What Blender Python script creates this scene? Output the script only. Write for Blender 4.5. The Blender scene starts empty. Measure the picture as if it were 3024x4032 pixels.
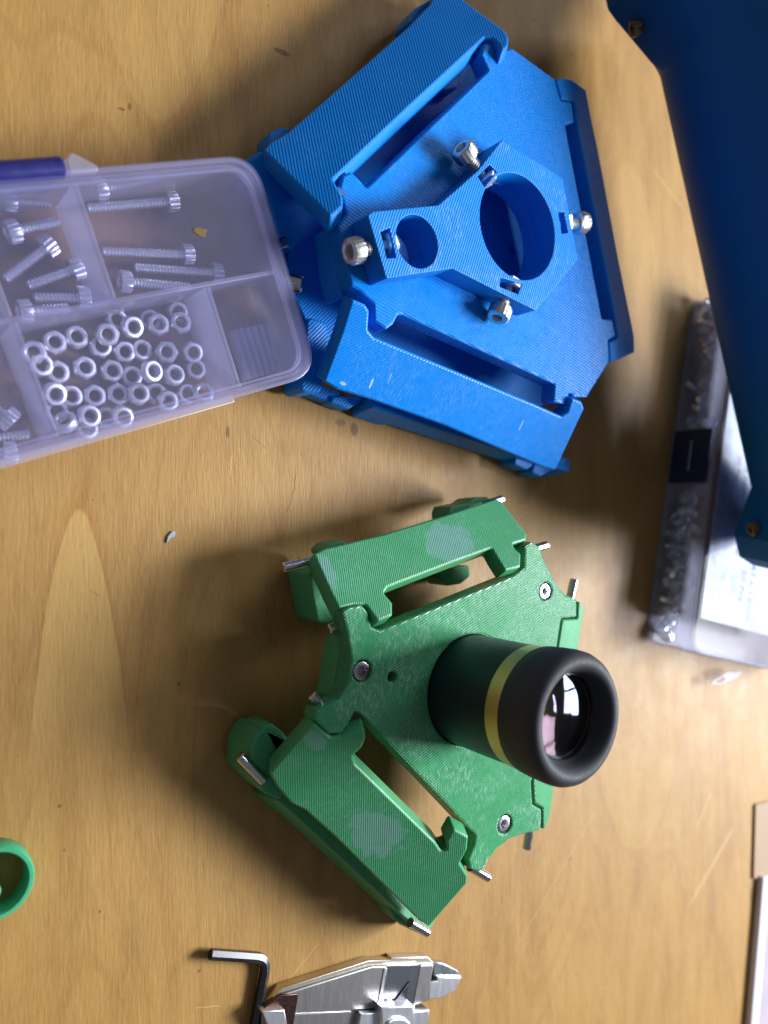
import bpy, bmesh, math, random
from mathutils import Vector, Matrix
random.seed(7)
S = 0.001                       # everything below is measured in millimetres
scene = bpy.context.scene
COL = scene.collection

# ------------------------------------------------------------------ camera
FPX = 2950.0; PITCH = math.radians(54.7); CAMH = 200.0
cd = Vector((math.cos(PITCH), 0, -math.sin(PITCH)))
cr = Vector((math.sin(PITCH), 0, math.cos(PITCH)))
cu = Vector((0, 1, 0))
CP = Vector((0, 0, CAMH))
cam = bpy.data.cameras.new('camera'); camo = bpy.data.objects.new('camera', cam); COL.objects.link(camo)
cam.sensor_fit = 'VERTICAL'; cam.sensor_height = 36; cam.lens = 36 * FPX / 4032
cam.clip_start = 0.005; cam.clip_end = 50
cam.dof.use_dof = True; cam.dof.focus_distance = 0.215; cam.dof.aperture_fstop = 9
mw = Matrix((cr, cu, -cd)).transposed().to_4x4(); mw.translation = CP * S
camo.matrix_world = mw
scene.camera = camo

# ------------------------------------------------------------------ light
w = bpy.data.worlds.new('World'); scene.world = w; w.use_nodes = True
w.node_tree.nodes['Background'].inputs[0].default_value = (0.80, 0.84, 1.0, 1)
w.node_tree.nodes['Background'].inputs[1].default_value = 0.14
def window(name, loc, target, sx, sy, power, col=(0.88, 0.93, 1.0)):
    l = bpy.data.lights.new(name, 'AREA'); l.shape = 'RECTANGLE'
    l.size = sx * S; l.size_y = sy * S; l.energy = power; l.color = col
    o = bpy.data.objects.new(name, l); COL.objects.link(o)
    o.location = Vector(loc) * S
    o.rotation_euler = (Vector(target) - Vector(loc)).to_track_quat('-Z', 'Y').to_euler()
    o['kind'] = 'helper'
# two windows behind the table: each has four panes
for (wc, pw) in (((1450, -130, 960), 14.0), ((1180, 920, 1150), 1.6)):
    wc = Vector(wc); tg = Vector((190, 20, 0)); side = Vector((-(wc - tg).y, (wc - tg).x, 0)).normalized()
    for (a_, b_) in ((-165, 140), (165, 140), (-165, -150), (165, -150)):
        p_ = wc + side * a_ + Vector((0, 0, b_)); window('window_light', p_, p_ + (tg - wc), 300, 270, pw)
scene.view_settings.view_transform = 'Standard'; scene.view_settings.look = 'None'
scene.view_settings.exposure = 0.14; scene.view_settings.gamma = 1.0
scene.cycles.transparent_max_bounces = 24
scene.cycles.max_bounces = 8
scene.cycles.caustics_reflective = False; scene.cycles.caustics_refractive = False

# ------------------------------------------------------------------ measuring helpers
class Plane:
    def __init__(s, o, ex, n):
        s.o = Vector(o); s.n = Vector(n).normalized()
        ex = Vector(ex); ex = (ex - s.n * ex.dot(s.n)).normalized()
        s.ex = ex; s.ey = s.n.cross(ex)
    def hit(s, px, py):
        v = cd + cr * ((px - 1512) / FPX) + cu * ((2016 - py) / FPX)
        return CP + v * ((s.o - CP).dot(s.n) / v.dot(s.n))
    def loc(s, p):
        d = Vector(p) - s.o
        return Vector((d.dot(s.ex), d.dot(s.ey)))
    def px(s, pts):
        return [s.loc(s.hit(*q)) for q in pts]
    def at(s, x, y, h=0):
        return s.o + s.ex * x + s.ey * y + s.n * h
    def matrix(s, h=0):
        m = Matrix((s.ex, s.ey, s.n)).transposed().to_4x4()
        m.translation = (s.o + s.n * h) * S
        return m
def level(z, o=(0, 0)):
    return Plane((o[0], o[1], z), (1, 0, 0), (0, 0, 1))
def U(px, py, z):
    return level(z).hit(px, py)
def tilted(a, b, z, tilt, out):
    """plane through the hinge line a-b (picture points at height z) falling away towards out by tilt degrees"""
    A = U(*a, z); B = U(*b, z); e = (B - A).normalized()
    n = Vector((e.y, -e.x, 0))
    if n.dot(Vector(out + (0,))) < 0: n = -n
    t = math.radians(tilt)
    wd = n * math.cos(t) - Vector((0, 0, 1)) * math.sin(t)
    up = e.cross(wd)
    if up.z < 0: up = -up
    return Plane(A, e, up)

def area(p):
    return sum(p[i].x * p[(i + 1) % len(p)].y - p[(i + 1) % len(p)].x * p[i].y for i in range(len(p))) / 2
def fillet(p, r, seg=4):
    out = []; n = len(p)
    for i in range(n):
        a, b, c = p[i - 1], p[i], p[(i + 1) % n]
        u = (a - b); v = (c - b); lu = u.length; lv = v.length
        if lu < 1e-6 or lv < 1e-6: continue
        u = u / lu; v = v / lv
        ang = math.acos(max(-1, min(1, u.dot(v))))
        if ang > 3.05: out.append(b); continue
        rr = r[i] if isinstance(r, (list, tuple)) else r
        t = min(rr / math.tan(ang / 2), lu * 0.45, lv * 0.45)
        p0 = b + u * t; p1 = b + v * t
        for k in range(seg + 1):
            s_ = k / seg
            out.append(p0 * (1 - s_) ** 2 + b * 2 * s_ * (1 - s_) + p1 * s_ ** 2)
    return out
def circle(c, r, n=48, sx=1):
    return [Vector((c[0] + r * sx * math.cos(2 * math.pi * k / n), c[1] + r * math.sin(2 * math.pi * k / n))) for k in range(n)]

# ------------------------------------------------------------------ object helpers
def tag(o, label=None, cat=None, group=None, kind=None):
    if label: o['label'] = label
    if cat: o['category'] = cat
    if group: o['group'] = group
    if kind: o['kind'] = kind
    return o
def empty(name, loc, label, cat, group=None):
    o = bpy.data.objects.new(name, None); COL.objects.link(o); o.location = Vector(loc) * S
    o.empty_display_size = 0.01
    o['_m'] = 0
    del o['_m']
    return tag(o, label, cat, group)
WM = {}
def wmat(o):
    return WM.get(o.name, Matrix.Translation(o.location))
def put(o, m, parent=None):
    """place o with world matrix m (metres), as a child of parent"""
    COL.objects.link(o)
    WM[o.name] = m.copy()
    if parent is not None:
        o.parent = parent
        o.matrix_local = wmat(parent).inverted() @ m
    else:
        o.matrix_local = m
    return o
def smooth(me, ang=38):
    me.shade_smooth() if hasattr(me, 'shade_smooth') else None
    me.set_sharp_from_angle(angle=math.radians(ang))
def plate(name, pl, loops, th, mat, parent=None, bevel=0.5, r=0.0, res=2, h=0):
    """a slab whose top face lies in plane pl (raised by h), outline loops[0], holes loops[1:]"""
    cu_ = bpy.data.curves.new(name, 'CURVE'); cu_.dimensions = '2D'; cu_.fill_mode = 'BOTH'
    bevel = min(bevel, th * 0.45)
    cu_.extrude = (th / 2 - bevel) * S; cu_.bevel_depth = bevel * S; cu_.bevel_resolution = res
    cu_.offset = -bevel * S
    for k, lp in enumerate(loops):
        rr = r[k] if isinstance(r, (list, tuple)) else (r if k == 0 else 0)
        if rr: lp = fillet(lp, rr)
        a = area(lp)
        if (k == 0) != (a > 0): lp = lp[::-1]
        sp = cu_.splines.new('POLY'); sp.points.add(len(lp) - 1)
        for i, q in enumerate(lp): sp.points[i].co = (q.x * S, q.y * S, 0, 1)
        sp.use_cyclic_u = True
    tmp = bpy.data.objects.new(name, cu_)
    me = bpy.data.meshes.new_from_object(tmp); me.name = name
    bpy.data.objects.remove(tmp); bpy.data.curves.remove(cu_)
    me.materials.clear(); me.materials.append(mat); smooth(me)
    o = bpy.data.objects.new(name, me)
    return put(o, pl.matrix(h - th / 2), parent)
def mesh_obj(name, verts, faces, mat, parent=None, m=None, sm=True, ang=38):
    me = bpy.data.meshes.new(name); me.from_pydata([tuple(Vector(v) * S) for v in verts], [], faces); me.update()
    bm = bmesh.new(); bm.from_mesh(me); bmesh.ops.recalc_face_normals(bm, faces=bm.faces); bm.to_mesh(me); bm.free()
    me.materials.append(mat)
    if sm: smooth(me, ang)
    o = bpy.data.objects.new(name, me)
    return put(o, m if m is not None else Matrix.Identity(4), parent)
def ring_mesh(name, rings, mat, N=32, cap0=True, cap1=True, ang=38):
    """rings: list of (z, r) with r a number or a function of the angle"""
    vs = []; fs = []
    for (z, r) in rings:
        for k in range(N):
            t = 2 * math.pi * k / N; rr = r(t) if callable(r) else r
            vs.append((rr * math.cos(t), rr * math.sin(t), z))
    for j in range(len(rings) - 1):
        for k in range(N):
            k2 = (k + 1) % N
            fs.append((j * N + k, j * N + k2, (j + 1) * N + k2, (j + 1) * N + k))
    if cap0: fs.append(tuple(range(N))[::-1])
    if cap1: fs.append(tuple(range((len(rings) - 1) * N, len(rings) * N)))
    me = bpy.data.meshes.new(name); me.from_pydata([tuple(Vector(v) * S) for v in vs], [], fs); me.update()
    bm = bmesh.new(); bm.from_mesh(me); bmesh.ops.recalc_face_normals(bm, faces=bm.faces); bm.to_mesh(me); bm.free()
    me.materials.append(mat); smooth(me, ang)
    return me
def inst(name, me, m, parent=None):
    return put(bpy.data.objects.new(name, me), m, parent)
def frame(p, z, roll=0.0):
    """matrix at p (mm) with local +z along z"""
    q = Vector(z).normalized().to_track_quat('Z', 'Y').to_matrix().to_4x4()
    m = Matrix.Translation(Vector(p) * S) @ q @ Matrix.Rotation(roll, 4, 'Z')
    return m
def hexr(a):                      # radius function of a hexagon with across-flats 2a
    return lambda t: a / math.cos((t % (math.pi / 3)) - math.pi / 6)
def rbox(name, p0, ex, ey, sx, sy, z0, z1, mat, parent=None, bevel=0.2):
    pl = Plane((p0[0], p0[1], z1), ex, (0, 0, 1))
    return plate(name, pl, [[Vector((0, 0)), Vector((sx, 0)), Vector((sx, sy)), Vector((0, sy))]], z1 - z0, mat, parent, bevel)

# ------------------------------------------------------------------ materials
class NT:
    def __init__(s, name):
        s.m = bpy.data.materials.new(name); s.m.use_nodes = True; s.t = s.m.node_tree
        s.b = s.t.nodes['Principled BSDF']; s.out = s.t.nodes['Material Output']
    def n(s, typ, **kw):
        nd = s.t.nodes.new(typ)
        for k, v in kw.items(): setattr(nd, k, v)
        return nd
    def l(s, a, b): s.t.links.new(a, b)
    def setin(s, sock, v):
        if hasattr(v, 'node') or isinstance(v, bpy.types.NodeSocket): s.l(v, sock)
        else: sock.default_value = v
    def math(s, op, a, b=0.0, c=0.0, clamp=False):
        nd = s.n('ShaderNodeMath', operation=op, use_clamp=clamp)
        for i, v in enumerate((a, b, c)):
            if i < len(nd.inputs): s.setin(nd.inputs[i], v)
        return nd.outputs[0]
    def mix(s, f, a, b, blend='MIX'):
        nd = s.n('ShaderNodeMix', data_type='RGBA', blend_type=blend)
        s.setin(nd.inputs[0], f); s.setin(nd.inputs[6], a); s.setin(nd.inputs[7], b)
        return nd.outputs[2]
    def coords(s, scale=(1, 1, 1), rot=(0, 0, 0), kind='Object'):
        tc = s.n('ShaderNodeTexCoord'); mp = s.n('ShaderNodeMapping')
        mp.inputs['Scale'].default_value = [v * 1000 for v in scale]; mp.inputs['Rotation'].default_value = rot
        s.l(tc.outputs[kind], mp.inputs[0]); return mp.outputs[0]
    def noise(s, vec, scale, detail=3, rough=0.5, dist=0.0):
        nd = s.n('ShaderNodeTexNoise'); s.l(vec, nd.inputs['Vector'])
        nd.inputs['Scale'].default_value = scale; nd.inputs['Detail'].default_value = detail
        nd.inputs['Roughness'].default_value = rough; nd.inputs['Distortion'].default_value = dist
        return nd.outputs[0]
    def ramp(s, v, a, b):
        nd = s.n('ShaderNodeMapRange'); nd.interpolation_type = 'SMOOTHSTEP'
        s.setin(nd.inputs[0], v); nd.inputs[1].default_value = a; nd.inputs[2].default_value = b
        return nd.outputs[0]
    def bump(s, h, dist, strength=1.0, normal=None):
        nd = s.n('ShaderNodeBump'); s.setin(nd.inputs['Height'], h)
        nd.inputs['Distance'].default_value = dist * S; nd.inputs['Strength'].default_value = strength
        if normal is not None: s.l(normal, nd.inputs['Normal'])
        return nd.outputs[0]
def rgb(*c): return (c[0], c[1], c[2], 1)

def m_simple(name, col, rough=0.5, metal=0.0, noise_amt=0.08, ns=0.4, coat=0.0, spec=0.5, bumpd=0.0):
    t = NT(name); v = t.coords()
    nz = t.noise(v, ns, 4)
    c2 = rgb(*[x * (1 - noise_amt * 3) for x in col]); c1 = rgb(*[min(1, x * (1 + noise_amt)) for x in col])
    t.l(t.mix(nz, c2, c1), t.b.inputs['Base Color'])
    t.l(t.math('MULTIPLY_ADD', nz, 0.25, rough - 0.12), t.b.inputs['Roughness'])
    t.b.inputs['Metallic'].default_value = metal; t.b.inputs['Coat Weight'].default_value = coat
    t.b.inputs['Specular IOR Level'].default_value = spec
    if bumpd: t.l(t.bump(t.noise(v, ns * 6, 3), bumpd), t.b.inputs['Normal'])
    return t.m

def m_print(name, col, dark, pale, angle=0.8, pitch=0.75, patches=(), streak=0.5, gloss=0.36, speck=0.5, texture=0.05, spec=0.5, cover=0.45):
    """3-D printed plastic: raster lines on the top skin, layer lines on the sides, scuffs, glints painted as pale specks"""
    t = NT(name)
    v = t.coords()
    tc = t.n('ShaderNodeTexCoord'); sep = t.n('ShaderNodeSeparateXYZ'); t.l(tc.outputs['Normal'], sep.inputs[0])
    isTop = t.ramp(t.math('ABSOLUTE', sep.outputs[2]), 0.75, 0.93)
    vr = t.coords(rot=(0, 0, angle))
    s2 = t.n('ShaderNodeSeparateXYZ'); t.l(vr, s2.inputs[0])
    wob = t.noise(v, 0.25, 2)
    lx = t.math('MULTIPLY', t.math('ADD', s2.outputs[0], t.math('MULTIPLY', wob, 0.25)), 2 * math.pi / pitch)
    top = t.math('SINE', lx)
    s3 = t.n('ShaderNodeSeparateXYZ'); t.l(v, s3.inputs[0])
    side = t.math('SINE', t.math('MULTIPLY', s3.outputs[2], 2 * math.pi / 0.42))
    mixh = t.n('ShaderNodeMix', data_type='FLOAT'); t.l(isTop, mixh.inputs[0]); t.l(side, mixh.inputs[2]); t.l(top, mixh.inputs[3])
    h = mixh.outputs[0]
    # streaks running along the raster
    st = t.coords(rot=(0, 0, angle), scale=(1.5, 0.30, 1.0))
    sn = t.noise(st, 1.6, 3, 0.6)
    big = t.noise(v, 0.075, 3, 0.55)
    sm = t.math('MULTIPLY', t.ramp(sn, 0.50, 0.64), t.ramp(big, cover, cover + 0.17))
    sm = t.math('MULTIPLY', t.math('MULTIPLY', sm, streak), isTop)
    base = t.mix(t.noise(v, 0.12, 4), rgb(*dark), rgb(*col))
    base = t.mix(sm, base, rgb(*pale))
    # fine scuffs, and glints painted in as pale specks
    sc = t.ramp(t.noise(v, 2.6, 2), 0.69, 0.74)
    base = t.mix(t.math('MULTIPLY', t.math('MULTIPLY', sc, speck), t.ramp(big, 0.4, 0.6)), base, rgb(*pale))
    for (cx, cy, rx, ry, amt) in patches:     # worn matte patches, in the part's own millimetres
        dx = t.math('DIVIDE', t.math('SUBTRACT', s3.outputs[0], cx), rx); dy = t.math('DIVIDE', t.math('SUBTRACT', s3.outputs[1], cy), ry)
        d = t.math('ADD', t.math('MULTIPLY', dx, dx), t.math('MULTIPLY', dy, dy))
        d = t.math('ADD', d, t.math('MULTIPLY', t.math('SUBTRACT', t.noise(v, 0.14, 6, 0.72), 0.5), 4.2))
        mk = t.math('MULTIPLY', t.math('SUBTRACT', 1.0, t.ramp(d, 0.6, 1.05)), isTop)
        mk = t.math('MULTIPLY', mk, t.math('MULTIPLY_ADD', t.noise(st, 1.2, 3), 0.5, amt - 0.25))
        base = t.mix(mk, base, rgb(*pale))
    t.l(base, t.b.inputs['Base Color'])
    r = t.math('MULTIPLY_ADD', t.noise(v, 0.5, 3), 0.28, gloss - 0.12)
    t.l(r, t.b.inputs['Roughness'])
    t.b.inputs['Specular IOR Level'].default_value = spec
    b1 = t.bump(h, texture, 1.0)
    b2 = t.bump(t.math('ADD', t.math('MULTIPLY', sm, 0.6), t.noise(v, 1.0, 2)), 0.03, 1.0, b1)
    t.l(b2, t.b.inputs['Normal'])
    return t.m

def m_milky(name, tint, haze, hazecol, rough=0.3, spec=0.5):
    t = NT(name); nt = t.t
    v = t.coords()
    tr = t.n('ShaderNodeBsdfTransparent'); tr.inputs[0].default_value = rgb(*tint)
    df = t.n('ShaderNodeBsdfDiffuse'); df.inputs[0].default_value = rgb(*hazecol)
    tl = t.n('ShaderNodeBsdfTranslucent'); tl.inputs[0].default_value = rgb(*hazecol)
    gl = t.n('ShaderNodeBsdfGlossy'); gl.inputs['Roughness'].default_value = rough
    a = t.n('ShaderNodeMixShader'); a.inputs[0].default_value = 0.5; t.l(df.outputs[0], a.inputs[1]); t.l(tl.outputs[0], a.inputs[2])
    sc = t.coords(scale=(1, 0.12, 1), rot=(0, 0, 0.3))
    hz = t.math('ADD', t.math('MULTIPLY', t.noise(v, 0.06, 3), haze * 0.5), t.math('MULTIPLY', t.ramp(t.noise(sc, 2.0, 2), 0.68, 0.75), 0.10))
    hz = t.math('ADD', hz, haze * 0.75)
    b = t.n('ShaderNodeMixShader'); t.l(hz, b.inputs[0]); t.l(tr.outputs[0], b.inputs[1]); t.l(a.outputs[0], b.inputs[2])
    fr = t.n('ShaderNodeFresnel'); fr.inputs[0].default_value = 1.48
    c = t.n('ShaderNodeMixShader'); t.l(t.math('MULTIPLY', fr.outputs[0], spec * 2), c.inputs[0]); t.l(b.outputs[0], c.inputs[1]); t.l(gl.outputs[0], c.inputs[2])
    bp = t.bump(t.noise(v, 0.12, 3), 0.12, 0.6)
    t.l(bp, gl.inputs['Normal'])
    ge = t.n('ShaderNodeNewGeometry'); tr2 = t.n('ShaderNodeBsdfTransparent')
    e = t.n('ShaderNodeMixShader'); t.l(ge.outputs['Backfacing'], e.inputs[0]); t.l(c.outputs[0], e.inputs[1]); t.l(tr2.outputs[0], e.inputs[2])
    nt.links.new(e.outputs[0], t.out.inputs[0])
    return t.m

def m_steel(name, col=(0.62, 0.62, 0.63), rough=0.25, brushed=None):
    t = NT(name); v = t.coords()
    t.b.inputs['Metallic'].default_value = 1.0
    if brushed is not None:
        bv = t.coords(rot=(0, 0, brushed), scale=(3.0, 0.06, 1)); nz = t.noise(bv, 2.0, 4, 0.6)
    else: nz = t.noise(v, 1.2, 3)
    t.l(t.mix(nz, rgb(*[c * 0.72 for c in col]), rgb(*col)), t.b.inputs['Base Color'])
    t.l(t.math('MULTIPLY_ADD', nz, 0.25, rough - 0.1), t.b.inputs['Roughness'])
    t.l(t.bump(nz, 0.02, 0.6), t.b.inputs['Normal'])
    return t.m

def m_table():
    t = NT('varnished_plywood'); v = t.coords(); s = t.n('ShaderNodeSeparateXYZ'); t.l(v, s.inputs[0])
    X, Y = s.outputs[0], s.outputs[1]
    # warped coordinates for the broad rotary-cut figure
    wx = t.math('MULTIPLY', t.math('SUBTRACT', t.noise(t.coords(scale=(1, 0.5, 1)), 0.03, 3), 0.5), 26)
    wy = t.math('MULTIPLY', t.math('SUBTRACT', t.noise(v, 0.045, 2), 0.5), 14)
    XX = t.math('ADD', X, wx); YY = t.math('ADD', Y, wy)
    fib = t.coords(scale=(1, 0.10, 1), rot=(0, 0, 0.10))
    fine = t.noise(fib, 2.6, 3, 0.6)
    mid = t.noise(t.coords(scale=(1, 0.2, 1), rot=(0, 0, 0.1)), 0.12, 4, 0.6)
    broad = t.noise(t.coords(scale=(1, 0.4, 1)), 0.018, 3, 0.55)
    tone = t.math('ADD', t.math('MULTIPLY', mid, 0.55), t.math('MULTIPLY', broad, 0.45))
    base = t.mix(t.ramp(tone, 0.22, 0.66), rgb(0.335, 0.190, 0.068), rgb(0.500, 0.325, 0.135))
    # growth-ring contours
    fig = t.noise(t.coords(scale=(1, 0.22, 1), rot=(0, 0, 0.05)), 0.022, 1, 0.4, 0.6)
    ringv = t.math('SINE', t.math('MULTIPLY', fig, 62))
    base = t.mix(t.math('MULTIPLY', t.ramp(ringv, 0.75, 1.0), 0.22), base, rgb(0.34, 0.17, 0.055))
    base = t.mix(t.math('MULTIPLY', t.ramp(ringv, -0.6, -1.0), 0.10), base, rgb(0.62, 0.42, 0.19))
    # the tongue-shaped figures
    def tongue(x0, y0, k, sgn, amt, lightc, edgec, cut):
        dx = t.math('SUBTRACT', t.math('ADD', X, t.math('MULTIPLY', wx, 0.16)), x0)
        g = t.math('SUBTRACT', t.math('MULTIPLY', t.math('SUBTRACT', y0, Y), sgn), t.math('MULTIPLY', t.math('MULTIPLY', dx, dx), k))
        g = t.math('ADD', g, t.math('MULTIPLY', wy, 0.25))
        fade = t.ramp(t.math('MULTIPLY', t.math('SUBTRACT', y0, Y), sgn), cut, cut * 0.45)
        ins = t.math('MULTIPLY', t.ramp(g, -0.3, 1.2), fade)
        edge = t.math('MULTIPLY', t.math('MULTIPLY', t.ramp(g, -11, -1), t.math('SUBTRACT', 1.0, t.ramp(g, -0.6, 0.6))), fade)
        return ins, edge, amt
    for (px, py, k, sgn, amt, cut) in ((322, 2010, 0.42, 1, 0.60, 75), (2480, 640, 0.10, 1, 0.16, 90), (2520, 3350, 0.05, -1, 0.18, 120), (1500, 3950, 0.06, -1, 0.2, 40), (620, 480, 0.12, -1, 0.20, 80), (2050, 1620, 0.06, 1, 0.12, 90)):
        P = U(px, py, 0)
        ins, edge, a = tongue(P.x, P.y, k, sgn, amt, None, None, cut)
        base = t.mix(t.math('MULTIPLY', ins, a), base, rgb(0.66, 0.48, 0.22))
        base = t.mix(t.math('MULTIPLY', edge, a * 0.95), base, rgb(0.40, 0.20, 0.055))
    # fibres and pores
    base = t.mix(t.math('MULTIPLY', t.ramp(fine, 0.38, 0.66), 0.24), base, rgb(0.66, 0.47, 0.21))
    base = t.mix(t.math('MULTIPLY', t.ramp(t.noise(fib, 2.4, 2), 0.60, 0.72), 0.20), base, rgb(0.22, 0.11, 0.035))
    # specks, stains
    vor = t.n('ShaderNodeTexVoronoi'); t.l(v, vor.inputs['Vector']); vor.inputs['Scale'].default_value = 0.11
    sepc = t.n('ShaderNodeSeparateColor'); t.l(vor.outputs['Color'], sepc.inputs[0])
    spot = t.math('MULTIPLY', t.math('LESS_THAN', t.math('ADD', vor.outputs['Distance'], t.math('MULTIPLY', t.noise(v, 1.5, 2), 0.05)), t.math('MULTIPLY_ADD', sepc.outputs[1], 0.05, 0.035)), t.math('GREATER_THAN', sepc.outputs[0], 0.45))
    base = t.mix(t.math('MULTIPLY', spot, 0.6), base, rgb(0.10, 0.055, 0.03))
    def stain(px, py, rx, ry, c, amt, ns=0.5, nw=1.5):
        nonlocal base
        P = U(px, py, 0)
        dx = t.math('DIVIDE', t.math('SUBTRACT', X, P.x), rx); dy = t.math('DIVIDE', t.math('SUBTRACT', Y, P.y), ry)
        d = t.math('ADD', t.math('ADD', t.math('MULTIPLY', dx, dx), t.math('MULTIPLY', dy, dy)), t.math('MULTIPLY', t.math('SUBTRACT', t.noise(v, ns, 4, 0.65), 0.5), nw))
        base = t.mix(t.math('MULTIPLY', t.math('SUBTRACT', 1.0, t.ramp(d, 0.5, 1.0)), amt), base, rgb(*c))
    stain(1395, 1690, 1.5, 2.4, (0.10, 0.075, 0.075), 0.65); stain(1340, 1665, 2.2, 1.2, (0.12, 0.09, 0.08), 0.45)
    stain(1110, 205, 3.2, 1.0, (0.09, 0.06, 0.04), 0.7); stain(895, 1700, 0.7, 2.0, (0.16, 0.07, 0.03), 0.7)
    stain(480, 430, 1.2, 0.5, (0.1, 0.06, 0.03), 0.6); stain(510, 420, 0.6, 1.2, (0.1, 0.06, 0.03), 0.6); stain(2245, 580, 1, 1.4, (0.14, 0.08, 0.04), 0.4)
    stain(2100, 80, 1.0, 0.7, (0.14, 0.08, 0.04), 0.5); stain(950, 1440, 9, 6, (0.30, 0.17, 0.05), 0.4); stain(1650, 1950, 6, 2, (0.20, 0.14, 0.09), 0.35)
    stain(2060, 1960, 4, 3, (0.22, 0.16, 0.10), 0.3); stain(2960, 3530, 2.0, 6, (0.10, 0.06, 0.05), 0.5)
    # scratches
    def seg(a, b, wd, c, amt):
        nonlocal base
        A = U(*a, 0); B = U(*b, 0); d = B - A; L = d.length; d /= L
        ax = t.math('SUBTRACT', X, A.x); ay = t.math('SUBTRACT', Y, A.y)
        al = t.math('ADD', t.math('MULTIPLY', ax, d.x), t.math('MULTIPLY', ay, d.y))
        pr = t.math('ABSOLUTE', t.math('ADD', t.math('SUBTRACT', t.math('MULTIPLY', ax, d.y), t.math('MULTIPLY', ay, d.x)), t.math('MULTIPLY', t.math('SUBTRACT', t.noise(v, 0.25, 2), 0.5), 1.2)))
        m1 = t.math('MULTIPLY', t.ramp(al, 0, L * 0.15), t.ramp(al, L, L * 0.8))
        m2 = t.ramp(pr, wd, wd * 0.3)
        base = t.mix(t.math('MULTIPLY', t.math('MULTIPLY', m1, m2), amt), base, rgb(*c))
    D = (0.06, 0.035, 0.03); Wt = (0.85, 0.75, 0.55)
    for sg in (((1168, 1855), (1148, 1975), 0.16, D, 0.9), ((1160, 1925), (1125, 2030), 0.12, D, 0.6), ((975, 1700), (1060, 1775), 0.12, D, 0.5),
               ((915, 1790), (903, 1880), 0.12, Wt, 0.9), ((1560, 1720), (1640, 1760), 0.1, D, 0.4),
               ((2370, 3150), (2010, 3770), 0.16, Wt, 0.45), ((1270, 3700), (1110, 3890), 0.14, Wt, 0.5), ((1980, 3420), (1840, 3610), 0.10, Wt, 0.35),
               ((2560, 650), (2710, 850), 0.35, Wt, 0.45), ((2800, 3120), (2740, 3270), 0.9, (0.8, 0.66, 0.46), 0.35), ((2900, 3240), (2700, 3590), 1.8, (0.78, 0.62, 0.42), 0.3),
               ((760, 3970), (880, 3960), 0.3, Wt, 0.3), ((2240, 3180), (2300, 3080), 0.08, Wt, 0.4), ((520, 2140), (600, 2260), 0.10, D, 0.35), ((350, 2320), (400, 2350), 0.15, D, 0.35),
               ((1720, 260), (1600, 330), 0.1, D, 0.3), ((1680, 1960), (1900, 1990), 0.2, D, 0.3), ((2360, 2660), (2372, 2640), 0.3, D, 0.7)):
        seg(*sg)
    base = t.mix(1.0, base, rgb(0.82, 0.695, 0.47), 'MULTIPLY')
    t.l(base, t.b.inputs['Base Color'])
    t.l(t.math('MULTIPLY_ADD', t.noise(v, 0.06, 4, 0.6), 0.24, 0.42), t.b.inputs['Roughness'])
    t.b.inputs['Specular IOR Level'].default_value = 0.34
    b1 = t.bump(t.noise(fib, 1.5, 3, 0.6), 0.13, 0.9)
    t.l(t.bump(t.noise(v, 0.15, 3), 0.25, 0.5, b1), t.b.inputs['Normal'])
    return t.m

M_TABLE = m_table()
M_BLUE = m_print('blue_printed_plastic', (0.0002, 0.240, 0.80), (0.0002, 0.205, 0.71), (0.30, 0.52, 0.86), 0.78, 0.85, streak=0.10, speck=0.35, gloss=0.34, texture=0.035, spec=0.25)
M_BLUEP = m_print('blue_printed_plate', (0.0002, 0.240, 0.80), (0.0002, 0.205, 0.71), (0.35, 0.56, 0.88), 1.9, 0.95, streak=0.12, speck=0.25, gloss=0.27, texture=0.07, spec=0.27)
M_BLUEB = m_print('blue_printed_block', (0.0002, 0.240, 0.80), (0.0002, 0.205, 0.71), (0.40, 0.60, 0.90), 0.35, 0.8, streak=0.25, speck=0.5, gloss=0.34, texture=0.05, spec=0.28)
M_GREEN = m_print('green_printed_plastic', (0.066, 0.385, 0.155), (0.050, 0.300, 0.120), (0.28, 0.50, 0.42), 0.8, 0.62, streak=0.35, speck=0.5, gloss=0.36, texture=0.04)
M_GREENP = m_print('green_printed_plate', (0.066, 0.385, 0.155), (0.050, 0.300, 0.120), (0.36, 0.60, 0.48), 1.15, 0.75, streak=0.6, speck=0.6, gloss=0.26, texture=0.085, cover=0.38)
M_STEEL = m_steel('bright_screw_steel')
M_PIN = m_steel('ground_pin_steel', (0.70, 0.70, 0.70), 0.16)
M_ZINC = m_steel('zinc_plated_steel', (0.92, 0.93, 0.97), 0.42)
M_ZINC.node_tree.nodes['Principled BSDF'].inputs['Metallic'].default_value = 0.78
M_SCREW = m_steel('zinc_screw_steel', (0.95, 0.95, 0.98), 0.34)
M_SCREW.node_tree.nodes['Principled BSDF'].inputs['Metallic'].default_value = 0.85
M_DARK = m_simple('dark_recess', (0.01, 0.01, 0.012), 0.6)
M_MILK = m_milky('milky_lavender_plastic', (0.90, 0.88, 1.0), 0.20, (0.60, 0.61, 0.97), 0.22)
M_MILKW = m_milky('milky_divider_plastic', (0.90, 0.90, 1.0), 0.42, (0.76, 0.78, 1.0), 0.35)
M_CLEAR = m_milky('clear_box_plastic', (0.92, 0.93, 0.97), 0.08, (0.5, 0.52, 0.62), 0.16, 0.05)
M_CLEARS = m_milky('clear_box_side_plastic', (0.82, 0.84, 0.93), 0.34, (0.62, 0.65, 0.85), 0.25, 0.12)

# ------------------------------------------------------------------ the table
pl0 = level(0)
tt = plate('table_top', pl0, [[Vector((-700, -900)), Vector((1500, -900)), Vector((1500, 900)), Vector((-700, 900))]], 18, M_TABLE, bevel=1.0)
tag(tt, kind='structure', label='varnished plywood table top with scratches and stains')

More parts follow.
